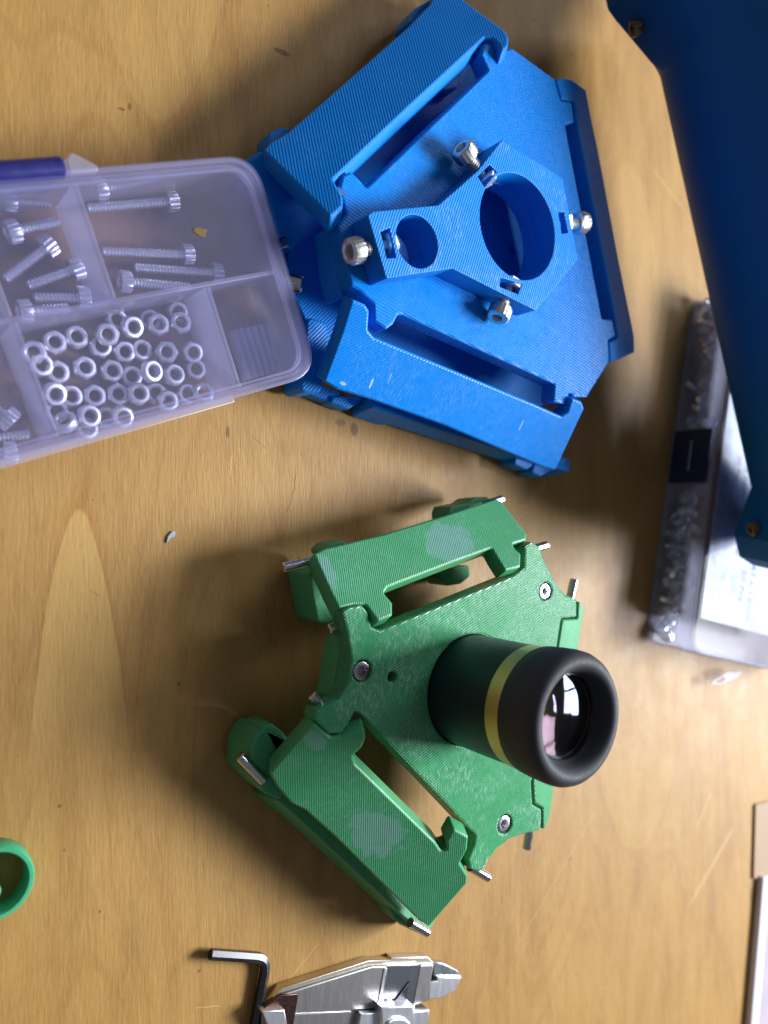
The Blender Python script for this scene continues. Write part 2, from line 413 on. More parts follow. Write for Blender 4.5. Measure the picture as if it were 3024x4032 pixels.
# ------------------------------------------------------------------ shared hardware
def knurl(r, n=16, d=0.2):
    return lambda t: r + (d if int(t / (2 * math.pi) * n * 2 + 0.5) % 2 else -d)
def screw_meshes(tagname, R, H, r, L, pitch, mat, N=48):
    kn = knurl(R - 0.05, 18, 0.16)
    a = R * 0.5
    head = ring_mesh(tagname + '_head', [(0, R * 0.80), (0.15, R - 0.1), (0.3, kn), (H - 0.45, kn), (H - 0.1, R * 0.93), (H, R * 0.82), (H, hexr(a * 0.98)), (H - 0.15, hexr(a * 0.9)), (H * 0.42, hexr(a * 0.9))], mat, N, ang=50)
    rg = [(-L, r * 0.6), (-L + 0.25, r * 0.85)]
    z = -L + 0.3
    while z < -0.1:
        rg += [(z, r * 0.72), (z + pitch * 0.5, r)]; z += pitch
    rg += [(0, r)]
    shaft = ring_mesh(tagname + '_shaft', rg, mat, 14, ang=25)
    return head, shaft
nutm = ring_mesh('nut', [(0.0, hexr(2.55)), (0.2, lambda t: min(hexr(2.78)(t), 2.98)), (1.5, lambda t: min(hexr(2.75)(t), 2.98)), (2.15, lambda t: 2.5), (2.25, 1.85), (1.8, 1.45), (0.2, 1.45), (0.0, 1.62), (0.0, hexr(2.55))], M_ZINC, 30, False, False, ang=30)
nut4 = ring_mesh('clamp_nut', [(0.0, hexr(3.1)), (0.3, hexr(3.45)), (2.6, hexr(3.45)), (2.9, lambda t: 3.1), (2.9, 2.0), (0.0, 2.0), (0.0, hexr(3.1))], M_ZINC, 30, False, False, ang=30)

def pin(parent, a, za, b, zb, r, extend=6, name='hinge_pin'):
    """steel pin whose free end is picture point a at height za, entering the part at b"""
    A = U(*a, za); B = U(*b, zb); d = (A - B).normalized(); L = (A - B).length + extend
    me = ring_mesh(name, [(-L, r), (-0.3, r), (-0.08, r * 0.86), (0, r * 0.7)], M_PIN, 20)
    return inst(name, me, frame(A, d), parent)

# ------------------------------------------------------------------ the blue hinged frame
blue = empty('hinged_holder', U(1650, 1000, 0), 'large blue 3D printed eyepiece holder with hinged wings and knurled clamp screws', 'eyepiece holder')
ZB = 30; ZT = 38
pb = level(ZB)
bc = level(ZT).hit(2043, 893); sc_ = level(ZT).hit(1643, 951)
bc2 = pb.loc(bc); sc2 = pb.loc(sc_)
out = pb.px([(1972, 219), (1981, 198), (2018, 188), (2185, 309), (2197, 357), (2211, 395), (2250, 400), (2262, 482), (2226, 492), (2300, 880), (2371, 1255), (2412, 1258), (2425, 1323), (2396, 1341),
             (2401, 1423), (2312, 1563), (2263, 1560), (2245, 1543), (2229, 1592), (2180, 1580), (2185, 1512), (1586, 1240), (1569, 1237), (1550, 1275), (1522, 1296), (1475, 1262), (1472, 1195), (1415, 1141), (1385, 1125), (1330, 885), (1366, 842), (1352, 800), (1338, 735),
             (1350, 690), (1381, 674), (1410, 698), (1443, 738), (1680, 510), (1924, 275), (1896, 215), (1907, 170), (1941, 166), (1966, 212)])
plate('top_plate', pb, [out, circle(bc2, 15.9, 72), circle(sc2, 7.2, 48)], 6, M_BLUEP, blue, 0.7, 0.8)
# raised clamp block
pt = level(ZT)
bo = pt.px([(1448, 847), (1470, 832), (1727, 807), (1879, 674), (1976, 551), (2215, 699), (2276, 1021), (2110, 1223), (1781, 1057), (1521, 1097)])
slots = [[(1929, 648), (1955, 677), (1908, 735), (1882, 695)], [(2199, 833), (2222, 836), (2237, 916), (2213, 920)], [(1973, 1093), (2056, 1118), (2041, 1158), (1969, 1129)], [(1499, 912), (1535, 898), (1560, 1014), (1524, 1017)]]
plate('clamp_block', pt, [bo, circle(pt.loc(bc), 15.9, 72), circle(pt.loc(sc_), 7.2, 48)] + [pt.px(s_) for s_ in slots], 8.0, M_BLUEB, blue, 0.3, 0.8)
# clamp screws (free head, direction, nut place)
M_CLAMP = m_steel('worn_clamp_steel', (0.80, 0.78, 0.76), 0.36)
h4, s4 = screw_meshes('clamp_screw', 3.5, 4.0, 2.0, 11, 0.7, M_CLAMP)
zs = ZT - 4.0
for (hd, tip, nt_, zz) in (((1383, 990), (1530, 965), (1526, 965), zs), ((2293, 878), (2160, 890), (2212, 878), zs), ((1822, 590), (1895, 690), (1912, 695), zs + 1.5), ((1962, 1243), (2010, 1120), (2012, 1128), zs + 0.5)):
    A = U(*hd, zz); B = U(*tip, zs + 0.0); d = (A - B).normalized()
    seat = A - d * 3.0
    f_ = frame(seat, d, 0.3)
    scw = bpy.data.objects.new('clamp_screw', h4); put(scw, f_, blue)
    inst('threaded_shaft', s4, f_, scw)
    N_ = U(*nt_, zs)
    inst('clamp_nut', nut4, frame(N_ - d * 1.45, d, 0.2), blue)

def wing(parent, pl, px, th, mat, name='wing', r=0.9, bevel=0.7):
    return plate(name, pl, [pl.px(px)], th, mat, parent, bevel, r)
pw1 = tilted((1310, 707), (1904, 154), ZB, 33, (-1, 1))
wing(blue, pw1, [(1036, 590), (1064, 558), (1130, 520), (1607, 102), (1690, 15), (1720, -50), (1790, -45), (1830, 2), (1992, 122), (2004, 150), (2001, 180), (1976, 208), (1962, 172), (1940, 150), (1909, 146),
                 (1600, 432), (1312, 706), (1352, 775), (1350, 812), (1300, 858), (1262, 815)], 6.0, M_BLUE)
pw2 = tilted((1430, 1290), (2250, 1640), ZB, 25, (0, -1))
c0 = pw2.px([(1463, 1508), (2050, 1680), (1352, 1512), (1535, 1490)])
M_BW2 = m_print('blue_scratched_wing', (0.0002, 0.240, 0.80), (0.0002, 0.205, 0.71), (0.45, 0.66, 0.92), 0.78, 0.85, patches=((c0[0].x, c0[0].y, 0.35, 2.0, 0.8), (c0[1].x, c0[1].y, 0.3, 2.4, 0.7), (c0[2].x, c0[2].y, 1.3, 0.7, 0.7), (c0[3].x, c0[3].y, 0.2, 2.2, 0.5)), streak=0.12, speck=0.45, gloss=0.32, texture=0.03, spec=0.28)
wing(blue, pw2, [(1386, 1177), (1440, 1200), (1455, 1225), (1450, 1300), (1475, 1330), (2109, 1594), (2212, 1640), (2236, 1622), (2252, 1566), (2292, 1583), (2301, 1610), (2187, 1853), (2140, 1841), (1750, 1676), (1460, 1574), (1400, 1556),
                 (1330, 1535), (1274, 1502), (1343, 1316)], 6.0, M_BW2)
# third wing, on the far side, in its own plane measured along the hinge
pw3 = tilted((2226, 492), (2371, 1255), ZB, 12, (1, 0))
wing(blue, pw3, [(2191, 312), (2211, 304), (2254, 313), (2308, 352), (2327, 453), (2358, 600), (2434, 1007), (2498, 1323), (2500, 1387), (2444, 1414), (2406, 1427), (2400, 1348), (2434, 1330), (2424, 1262), (2276, 500), (2264, 400), (2214, 390)], 6.0, M_BLUE)

def block(parent, pl_z, px, th, mat, name, r=0.8, bevel=0.6):
    p = level(pl_z); return plate(name, p, [p.px(px)], th, mat, parent, bevel, r)
# lower tier: planks standing between the wings and the table
def skirt(parent, bottom_px, z0, z1, inward, th, mat, name='lower_wing', knobs=()):
    """upright plank: its outer foot runs through two picture points at height z0; it leans inward going down"""
    A = U(*bottom_px[0], z0); B = U(*bottom_px[1], z0); e = (B - A).normalized()
    n = Vector((e.y, -e.x, 0))
    if n.dot(Vector(inward + (0,))) > 0: n = -n                   # n points outwards
    t = math.radians(-8)
    upv = Vector((0, 0, 1)) * math.cos(t) + n * math.sin(t)        # leaning outwards going up
    nn = (n * math.cos(t) - Vector((0, 0, 1)) * math.sin(t))
    pl = Plane(A, e, nn); L = (B - A).length
    if pl.ey.dot(upv) < 0: s_ = -1
    else: s_ = 1
    H_ = (z1 - z0) / math.cos(t)
    o_ = [Vector((0, 0)), Vector((L * 0.12, 0)), Vector((L * 0.14, s_ * 2.5)), Vector((L * 0.86, s_ * 2.5)), Vector((L * 0.88, 0)), Vector((L, 0)), Vector((L, s_ * H_)), Vector((0, s_ * H_))]
    return plate(name, pl, [o_], th, mat, parent, 0.6, 0.8)
skirt(blue, ((1380, 1640), (2150, 1880)), 0.6, 12, (0, 1), 5, M_BLUE)
skirt(blue, ((1100, 640), (1700, 70)), 0.6, 12, (1, -1), 5, M_BLUE)
skirt(blue, ((2235, 500), (2385, 1300)), 0.6, 10, (-1, 0), 5, M_BLUE)
block(blue, 17, [(2235, 490), (2322, 480), (2452, 1240), (2380, 1252)], 15, M_BLUE, 'inner_web', 0.5)
# lower floor plate and knuckles
pf = level(7)
fl = pf.px([(1130, 880), (1185, 800), (1420, 560), (1830, 150), (2100, 330), (2270, 620), (2360, 1240), (2230, 1560), (2020, 1640), (1450, 1440), (1235, 1330), (1150, 1150)])
fc = pf.loc(Vector((bc.x + 1.0, bc.y + 1, 7)))
plate('floor_plate', pf, [fl, circle(pf.loc(pf.hit(2022, 985)), 1.5, 24)], 5, M_BLUE, blue, 0.6, 2.0)
pr_ = level(10)
plate('floor_rib', pr_, [pr_.px([(1905, 700), (1985, 760), (2060, 880), (2080, 1010), (2045, 1120), (1960, 1150), (1890, 1000), (1880, 820)]), circle(pr_.loc(pr_.hit(2022, 985)), 1.4, 24)], 3, M_BLUE, blue, 0.5, 4)
block(blue, 13, [(945, 640), (1030, 590), (1200, 760), (1215, 850), (1208, 915), (1150, 990), (1105, 950), (1060, 780)], 11, M_BLUE, 'lower_knuckle', 2.0)
block(blue, 13, [(1210, 1243), (1285, 1272), (1298, 1325), (1292, 1400), (1265, 1545), (1180, 1545), (1200, 1440)], 11, M_BLUE, 'lower_knuckle', 2.0)
block(blue, 6, [(1215, 1525), (1240, 1508), (1345, 1545), (1335, 1582), (1320, 1590), (1215, 1552)], 5.4, M_BLUE, 'lower_knuckle', 1.4)
block(blue, 7, [(1310, 1560), (1440, 1560), (1420, 1585), (1372, 1612), (1300, 1585)], 6.4, M_BLUE, 'lower_knuckle', 1.0)
block(blue, 9, [(2035, 1790), (2085, 1800), (2100, 1835), (2075, 1850), (2025, 1828)], 8, M_BLUE, 'lower_knuckle', 1.0)
block(blue, 9, [(2110, 1800), (2200, 1800), (2185, 1845), (2130, 1878), (2095, 1862)], 8, M_BLUE, 'lower_knuckle', 1.0)
block(blue, 14, [(1640, 30), (1620, 60), (1605, 90), (1640, 110), (1760, 10), (1740, -30)], 8, M_BLUE, 'lower_knuckle', 1.0)
block(blue, 14, [(1060, 520), (1105, 500), (1150, 505), (1120, 560), (1060, 590)], 8, M_BLUE, 'lower_knuckle', 1.5)
block(blue, 12, [(1750, 300), (1800, 270), (1820, 310), (1800, 350), (1740, 360)], 10, M_BLUE, 'lower_knuckle', 1.0)
# inner faces hanging below the plate rim (seen in the shaded corner on the left)
block(blue, 24, [(1300, 885), (1345, 880), (1390, 1125), (1420, 1145), (1345, 1175), (1320, 1060)], 9, M_BLUE, 'corner_web', 1.0)
pin(blue, (1120, 950), 12, (1090, 960), 12, 2.2)
pin(blue, (1262, 838), 24, (1285, 815), 26, 1.5)
pin(blue, (1352, 1203), 26, (1365, 1230), 25, 1.4)
me_ = ring_mesh('corner_bolt', [(-6, 2.6), (-0.6, 2.6), (0, 2.1), (0, 1.2), (-1.0, 1.1)], M_PIN, 24)
inst('corner_bolt', me_, frame(U(1192, 1118, 11), (0.75, -0.1, 0.35)), blue)

# ------------------------------------------------------------------ the green hinged frame
green = empty('hinged_holder', U(1700, 2800, 0), 'smaller green 3D printed holder with steel hinge pins and the eyepiece standing in it', 'eyepiece holder')
ZG = 32; pg = level(ZG)
EC = U(1858, 2716, ZG)
out = pg.px([(1347, 2408), (1375, 2392), (1425, 2382), (1450, 2410), (1464, 2470), (1500, 2482), (2025, 2268), (2066, 2237), (2068, 2152), (2096, 2133), (2129, 2156), (2144, 2209), (2202, 2315), (2231, 2344), (2272, 2360), (2272, 2430),
             (2211, 2435), (2194, 2546), (2110, 3010), (2093, 3080), (2098, 3168), (2133, 3187), (2131, 3270), (2060, 3286), (2010, 3303), (1962, 3340), (1924, 3386), (1898, 3436), (1852, 3422), (1845, 3385), (1868, 3330), (1874, 3290), (1430, 2822), (1400, 2800),
             (1370, 2860), (1345, 2890), (1295, 2890), (1240, 2835), (1248, 2797), (1335, 2752), (1368, 2700), (1385, 2600), (1368, 2490)])
holes = [circle(pg.loc(pg.hit(*q)), 2.95, 30) for q in ((1428, 2643), (2149, 2329), (1989, 3246))] + [circle(pg.loc(pg.hit(1546, 2667)), 1.45, 20), circle(pg.loc(EC), 16.6, 64)]
plate('top_plate', pg, [out] + holes, 6.5, M_GREENP, green, 0.7, 0.9)
h3, s3_ = screw_meshes('cap_screw', 2.7, 3.0, 1.5, 10, 0.5, M_STEEL)
for q in ((1428, 2643), (2149, 2329), (1989, 3246)):
    c_ = pg.hit(*q); f_ = Matrix.Translation(Vector((c_.x, c_.y, ZG - 3.4)) * S)
    sc1 = put(bpy.data.objects.new('cap_screw', h3), f_, green); inst('threaded_shaft', s3_, f_, sc1)
gw1 = tilted((1430, 2400), (2060, 2160), ZG, 30, (-0.3, 1))
c1 = gw1.px([(1775, 2130), (1290, 2250), (1965, 2060)])
M_GW1 = m_print('green_wing_worn', (0.066, 0.385, 0.155), (0.050, 0.300, 0.120), (0.22, 0.40, 0.40), 0.35, 0.62, patches=((c1[0].x, c1[0].y, 9.0, 7.0, 0.55), (c1[1].x, c1[1].y, 2.5, 6, 0.5)), streak=0.45, speck=0.6, texture=0.03, cover=0.40)
wing(green, gw1, [(1233, 2180), (1276, 2158), (1517, 2100), (1768, 2022), (1951, 1962), (1972, 1970), (2076, 2102), (2072, 2125), (2019, 2141), (2030, 2160), (2052, 2180), (2050, 2232), (1990, 2248), (1955, 2192), (1937, 2158), (1780, 2215),
                  (1527, 2312), (1512, 2334), (1546, 2373), (1546, 2423), (1488, 2448), (1440, 2380), (1390, 2382), (1334, 2397), (1300, 2330)], 6, M_GW1)
gw2 = tilted((1392, 2983), (1740, 3345), ZG, 30, (-1, -0.6))
c2 = gw2.px([(1480, 3270), (1235, 2910), (1380, 3120), (1600, 3420)])
M_GW2 = m_print('green_lower_wing_worn', (0.066, 0.385, 0.155), (0.050, 0.300, 0.120), (0.24, 0.42, 0.40), 2.2, 0.62, patches=((c2[0].x, c2[0].y, 11.0, 7.5, 0.5), (c2[1].x, c2[1].y, 4, 2.5, 0.45)), streak=0.35, speck=0.5, texture=0.022, cover=0.40)
wing(green, gw2, [(1059, 3045), (1228, 2850), (1245, 2852), (1303, 2905), (1345, 2905), (1437, 2872), (1440, 2910), (1425, 2945), (1390, 2978), (1400, 3010), (1715, 3318), (1738, 3352), (1762, 3345), (1755, 3316), (1785, 3263), (1845, 3296), (1840, 3346), (1812, 3400),
                  (1843, 3450), (1840, 3480), (1690, 3652), (1646, 3624), (1317, 3296), (1198, 3190), (1148, 3167), (1089, 3100)], 6, M_GW2)
# far side wing of the green holder
gw3 = tilted((2211, 2435), (2098, 3168), ZG, 12, (1, 0.1))
wing(green, gw3, [(2280, 2362), (2302, 2392), (2299, 2417), (2276, 2559), (2184, 3095), (2167, 3215), (2155, 3249), (2140, 3270), (2139, 3182), (2106, 3163), (2102, 3080), (2201, 2546), (2217, 2441), (2278, 2437)], 6.0, M_GREEN)
skirt(green, ((995, 3120), (1570, 3640)), 0.6, 14, (1, 0.7), 5, M_GREEN)
skirt(green, ((1200, 2300), (1900, 2050)), 0.6, 12, (0.3, -1), 5, M_GREEN)
skirt(green, ((2170, 2480), (2070, 3150)), 0.6, 12, (-1, 0), 5, M_GREEN)
block(green, 17, [(985, 2955), (1010, 2900), (1040, 2868), (1085, 2888), (1130, 2910), (1170, 2960), (1160, 3060), (1100, 3150), (1050, 3130), (978, 3055)], 15, M_GREEN, 'lower_knuckle', 0.9)
block(green, 17, [(1030, 2862), (1075, 2850), (1118, 2885), (1150, 2930), (1100, 2990)], 11, M_GREEN, 'lower_knuckle', 1.5)
block(green, 15, [(1215, 2262), (1260, 2200), (1320, 2330), (1350, 2420), (1310, 2452), (1262, 2455), (1250, 2440)], 13, M_GREEN, 'lower_knuckle', 0.6)
block(green, 15, [(1268, 2170), (1300, 2140), (1350, 2128), (1375, 2150), (1300, 2200)], 8, M_GREEN, 'lower_knuckle', 1.5)
block(green, 15, [(1765, 2020), (1775, 1995), (1845, 1980), (1870, 1962), (1925, 1955), (1935, 1990), (1770, 2060)], 9, M_GREEN, 'lower_knuckle', 1.2)
block(green, 12, [(1735, 2275), (1740, 2240), (1850, 2225), (1852, 2270), (1815, 2300), (1762, 2308)], 10, M_GREEN, 'lower_knuckle', 1.2)
block(green, 10, [(1520, 3560), (1600, 3590), (1668, 3640), (1640, 3662), (1590, 3645), (1555, 3625)], 9, M_GREEN, 'lower_knuckle', 1.2)
block(green, 25.8, [(1345, 2495), (1300, 2752), (1345, 2775), (1420, 2700), (1420, 2520)], 8, M_GREEN, 'corner_web', 1.5)
for a, za, b, zb in (((1112, 2236), 17, (1172, 2222), 17), ((1292, 2481), 27, (1346, 2460), 27), ((1225, 2733), 28, (1270, 2786), 28), ((1978, 1966), 18, (1950, 1975), 18), ((2153, 2147), 29, (2124, 2156), 29), ((2261, 2281), 29, (2248, 2340), 29),
                     ((942, 2975), 17, (992, 3026), 17), ((1684, 3672), 17, (1655, 3655), 17), ((1922, 3455), 28, (1890, 3436), 28), ((2073, 3345), 28, (2082, 3285), 28)):
    pin(green, a, za, b, zb, 1.45, 5)

# ------------------------------------------------------------------ the eyepiece
eye = empty('eyepiece', (EC.x, EC.y, ZG), 'black telescope eyepiece with gold ring and rubber eyecup standing in the green holder', 'eyepiece')
Me = Matrix.Translation(Vector((EC.x, EC.y, 0)) * S)
M_BARREL = m_simple('black_anodised_barrel', (0.010, 0.020, 0.024), 0.42, 0.0, 0.05, 0.5, spec=0.35)
M_GOLD = m_steel('gold_ring_metal', (0.78, 0.54, 0.24), 0.38, brushed=0.0)
M_RUB = m_simple('black_rubber', (0.034, 0.035, 0.042), 0.66, 0.0, 0.06, 0.8, bumpd=0.02, spec=0.4)
inst('barrel', ring_mesh('barrel', [(12, 15.8), (28, 15.8), (28.5, 16.5), (55.0, 16.6), (55.4, 16.6), (55.6, 16.3)], M_BARREL, 96, ang=30), Me, eye)
inst('gold_ring', ring_mesh('gold_ring', [(55.3, 16.4), (55.5, 16.75), (60.3, 16.85), (60.5, 16.5)], M_GOLD, 96, ang=30), Me, eye)
prof = [(60.3, 16.6), (60.6, 17.15), (64, 17.45), (68, 17.6), (70.2, 17.45), (71.6, 16.9), (72.6, 16.0), (73.0, 14.9), (72.8, 13.9), (72.1, 13.0), (71.0, 12.3), (69.6, 11.8), (68.4, 11.4), (67.9, 10.9)]
inst('eyecup', ring_mesh('eyecup', prof, M_RUB, 96, False, False, ang=60), Me, eye)
inst('retaining_ring', ring_mesh('retaining_ring', [(67.0, 11.6), (68.3, 11.4), (68.4, 11.0), (68.1, 10.8), (67.2, 10.7), (67.0, 10.5)], m_simple('satin_black_metal', (0.03, 0.03, 0.035), 0.22, 0.6), 96, False, False, ang=30), Me, eye)
def m_glass(name, tint, amt):
    t = NT(name); tr = t.n('ShaderNodeBsdfTransparent'); gl = t.n('ShaderNodeBsdfGlossy'); gl.inputs[0].default_value = rgb(*tint)
    v = t.coords(); gl.inputs['Roughness'].default_value = 0.03
    t.l(t.math('MULTIPLY_ADD', t.noise(v, 0.5, 3), 0.10, 0.0), gl.inputs['Roughness'])
    mx = t.n('ShaderNodeMixShader'); mx.inputs[0].default_value = amt
    t.l(tr.outputs[0], mx.inputs[1]); t.l(gl.outputs[0], mx.inputs[2]); t.l(mx.outputs[0], t.out.inputs[0])
    return t.m
dome = lambda z, sag, R_: [(z + sag * (1 - (r_ / R_) ** 2), r_) for r_ in [R_ * k / 12 for k in range(12, 0, -1)]]
inst('lens', ring_mesh('lens', dome(67.2, 1.2, 10.7), m_glass('coated_front_glass', (0.66, 0.76, 1.0), 0.030), 96, False, True, ang=60), Me, eye)
inst('inner_lens', ring_mesh('inner_lens', dome(65.6, -1.5, 10.6), m_glass('pink_reflection_glass', (1.0, 0.66, 0.84), 0.012), 96, False, True, ang=60), Me, eye)  # element added for a pinkish reflection, its pink put into the glass tint
inst('rear_lens', ring_mesh('rear_lens', dome(61.0, 3.2, 10.2), m_glass('violet_coated_glass', (0.70, 0.68, 1.0), 0.022), 96, False, True, ang=60), Me, eye)
inst('barrel_interior', ring_mesh('barrel_interior', [(67.0, 10.9), (58.0, 10.9), (57.9, 4)], M_DARK, 64, False, True, ang=30), Me, eye)

# ------------------------------------------------------------------ lavender organiser box (near, left)
ZL = 22
TL = U(343, 661, ZL); TR_ = U(878, 609, ZL); R1 = U(1034, 722, ZL); R2 = U(1234, 1381, ZL); Bq = U(1160, 1510, ZL); B0 = U(0, 1816, ZL)
e1 = ((TR_ - TL).normalized() + (Bq - B0).normalized()).normalized(); e1.z = 0
e2 = Vector((-e1.y, e1.x, 0))
def uv(p): return Vector((p.dot(e1), p.dot(e2)))
u1 = (uv(R1).x + uv(R2).x) / 2; v1 = (uv(TL).y + uv(TR_).y) / 2; v0 = (uv(Bq).y + uv(B0).y) / 2; u0 = u1 - 128
pbx = Plane(e1 * u0 + e2 * v0, e1, (0, 0, 1)); W = u1 - u0; Hh = v1 - v0
box = empty('organizer_box', pbx.at(W / 2, Hh / 2), 'milky lavender plastic organizer box with screws and hex nuts, at the left edge', 'organizer box')
def bpl(z): return Plane(pbx.at(0, 0, z), e1, (0, 0, 1))
def rect(a, b, c, d): return [Vector((a, b)), Vector((c, b)), Vector((c, d)), Vector((a, d))]
def rrect(a, b, c, d, r, seg=10): return fillet(rect(a, b, c, d), r, seg)
plate('lid', bpl(ZL), [rrect(0, 0, W, Hh, 9)], 1.1, M_MILK, box, 0.4)
plate('lid_rim', bpl(ZL - 1.12), [rrect(0, 0, W, Hh, 9), rrect(1.1, 1.1, W - 1.1, Hh - 1.1, 8)], 3.6, M_MILKW, box, 0.25)
plate('lid_inner_rim', bpl(ZL - 1.12), [rrect(2.6, 2.6, W - 2.6, Hh - 2.6, 7), rrect(3.3, 3.3, W - 3.3, Hh - 3.3, 6.5)], 1.6, M_MILKW, box, 0.2)
plate('case_wall', bpl(ZL - 2.2), [rrect(1.3, 1.3, W - 1.3, Hh - 1.3, 8), rrect(2.4, 2.4, W - 2.4, Hh - 2.4, 7)], ZL - 3.4, M_MILKW, box, 0.3)
plate('case_floor', bpl(1.5), [rrect(1.3, 1.3, W - 1.3, Hh - 1.3, 8)], 1.2, m_milky('milky_floor_plastic', (0.92, 0.90, 0.97), 0.14, (0.60, 0.55, 0.75), 0.35), box, 0.3)
plate('lower_flange', bpl(8), [rect(8, -1.0, W - 20, 1.25)], 5, M_MILKW, box, 0.3)
zd = 19.5
def uvb(px, py, z): return bpl(z).loc(bpl(z).hit(px, py))
def divider(a, b):
    A = uvb(*a, zd); B = uvb(*b, zd)
    d = (B - A); L = d.length; d /= L; n = Vector((-d.y, d.x)) * 0.65
    plate('divider', bpl(zd), [[A + n, A - n, B - n, B + n]], zd - 1.6, M_MILKW, box, 0.3)
vm = (uvb(0, 1275, zd).y + uvb(1097, 1059, zd).y) / 2
def vline(u, va, vb): plate('divider', bpl(zd), [rect(u - 0.6, va, u + 0.6, vb)], zd - 1.6, M_MILKW, box, 0.3)
plate('divider', bpl(zd), [rect(2.4, vm - 0.6, W - 3, vm + 0.6)], zd - 1.6, M_MILKW, box, 0.3)
uA = (uvb(300, 723, zd).x + uvb(455, 1205, zd).x) / 2
uB = (uvb(63, 1279, zd).x + uvb(235, 1757, zd).x) / 2
uC = (uvb(815, 1130, zd).x + uvb(956, 1553, zd).x) / 2
vline(uA, vm + 0.7, Hh - 2.4); vline(uB, 2.4, vm - 0.7); vline(uC, 2.4, vm - 0.7)
uD = (uvb(0, 1138, zd).x + uvb(40, 1255, zd).x) / 2
vline(uD, vm + 0.7, Hh - 2.4)
M_RIB = m_milky('solid_milky_rib', (0.80, 0.82, 1.0), 0.75, (0.70, 0.74, 1.0), 0.3)
for k in range(6):                                              # moulded ribs on the floor
    u_ = uC + 10.0 + k * 2.1
    plate('floor_rib', bpl(6.5), [rect(u_, 4, u_ + 0.8, 18)], 4.9, M_RIB, box, 0.2)
# latch and lug on the far long side
lp = uvb(253, 640, ZL); 
plate('hinge_lug', bpl(ZL + 0.3), [[Vector((lp.x + 0.3, Hh - 1.2)), Vector((lp.x + 0.3, Hh + 1.6)), Vector((lp.x + 1.9, Hh + 3.3)), Vector((lp.x + 3.2, Hh + 2.8)), Vector((lp.x + 7.0, Hh + 0.1)), Vector((lp.x + 7.0, Hh - 1.2))]], 3.0, M_MILKW, box, 0.4, 0.5)
M_LATCH = m_simple('dark_blue_latch_plastic', (0.022, 0.022, 0.16), 0.35)
lat = inst('latch', ring_mesh('latch', [(-30, 2.2), (-29.8, 2.4), (-0.5, 2.4), (0, 2.0)], M_LATCH, 24), frame(bpl(ZL).at(lp.x - 0.2, Hh + 0.6, -1.2), e1), box)
plate('latch_flap', bpl(ZL - 2), [rect(lp.x - 30, Hh - 0.0, lp.x - 0.4, Hh + 2.2)], 14, M_LATCH, box, 0.5)

# screws lying in the box
def lying(headpx, tippx, z, R, H, r, label, col=M_STEEL, pitch=0.85, cache={}):
    A = U(*headpx, z); B = U(*tippx, z - 0.5 if z > 3 else z - 0.8)
    d = (A - B); L = max(4.0, round(d.length - H, 0)); d.normalize()
    key = (R, H, r, L)
    if key not in cache: cache[key] = screw_meshes('machine_screw', R, H, r, L, pitch, M_SCREW)
    hm, sm_ = cache[key]
    p = A - d * H
    root = empty('machine_screw', p, label, 'screw', 'loose screws in the lavender box')
    f_ = frame(p, d, random.random())
    root.matrix_local = Matrix.Translation(Vector(p) * S); WM[root.name] = Matrix.Translation(Vector(p) * S)
    inst('head', hm, f_, root); inst('threaded_shaft', sm_, f_, root)
def q3(x, y): return (x / 1.276, 550 + y / 1.276)
ZS = 4.6
for hd, tp, z, lb in ((q3(888, 308), q3(442, 345), ZS, 'long socket screw lying alone nearest the rounded far corner of the lavender box'),
                      (q3(968, 580), q3(512, 562), ZS, 'long socket screw with its head right, just below the yellow spot on the lavender box'),
                      (q3(1112, 672), q3(680, 645), ZS, 'long socket screw reaching furthest right in the upper compartment of the lavender box'),
                      (q3(598, 712), q3(960, 745), ZS + 1, 'long socket screw with its head left, against the middle divider of the lavender box'),
                      (q3(470, 255), q3(790, 195), ZS, 'faint screw along the top wall of the upper compartment'),
                      (q3(30, 470), q3(292, 412), ZS + 1.0, 'short socket screw with bright head left in the upper left compartment'),
                      (q3(265, 520), q3(30, 700), ZS, 'short socket screw lying diagonally in the upper left compartment'),
                      (q3(410, 640), q3(132, 738), ZS, 'short socket screw against the divider, under the diagonal one'),
                      (q3(450, 795), q3(158, 795), ZS, 'short socket screw lying level near the middle divider corner'),
                      (q3(88, 865), q3(340, 850), ZS + 1, 'short socket screw with head left touching the middle divider'),
                      (q3(8, 300), q3(262, 320), ZS, 'faint short screw below the dark blue latch'),
                      (q3(85, 1572), q3(-170, 1590), ZS, 'bottom screw of the lower left compartment with head right'),
                      (q3(-130, 1510), q3(137, 1480), ZS, 'threaded screw end in the lower left compartment'),
                      (q3(70, 1425), q3(-120, 1270), ZS + 1, 'screw head leaning on the left divider of the nut compartment')):
    lying(hd, tp, z, 2.75, 3.0, 1.45, lb)

# hex nuts
nuts = [(280, 1015), (390, 990), (548, 970, 1), (668, 933, 1), (803, 925, 1), (918, 918, 1), (510, 1035), (630, 1062), (715, 1055), (848, 1063, 1), (975, 1060, 1), (430, 1145), (568, 1160), (765, 1160, 2), (880, 1180, 1), (990, 1150), (295, 1165), (665, 1185),
        (275, 1270, 1), (360, 1290), (480, 1285), (600, 1275), (703, 1275, 1), (850, 1310, 1), (945, 1275), (1035, 1275, 1), (450, 1385, 1), (620, 1385, 1), (540, 1395), (290, 1360), (440, 1450), (180, 1060), (210, 1130), (790, 1270), (900, 860), (765, 905), (590, 905)]
def nut_row(q):
    t_ = q[1] + 0.15 * q[0]
    return sum(t_ > b for b in (1085, 1215, 1325, 1448))
rows_ = {}
for q in nuts: rows_.setdefault(nut_row(q), []).append(q)
for v_ in rows_.values(): v_.sort()
ORD = ['first', 'second', 'third', 'fourth', 'fifth', 'sixth', 'seventh', 'eighth', 'ninth', 'tenth', 'eleventh', 'twelfth', 'thirteenth', 'fourteenth']
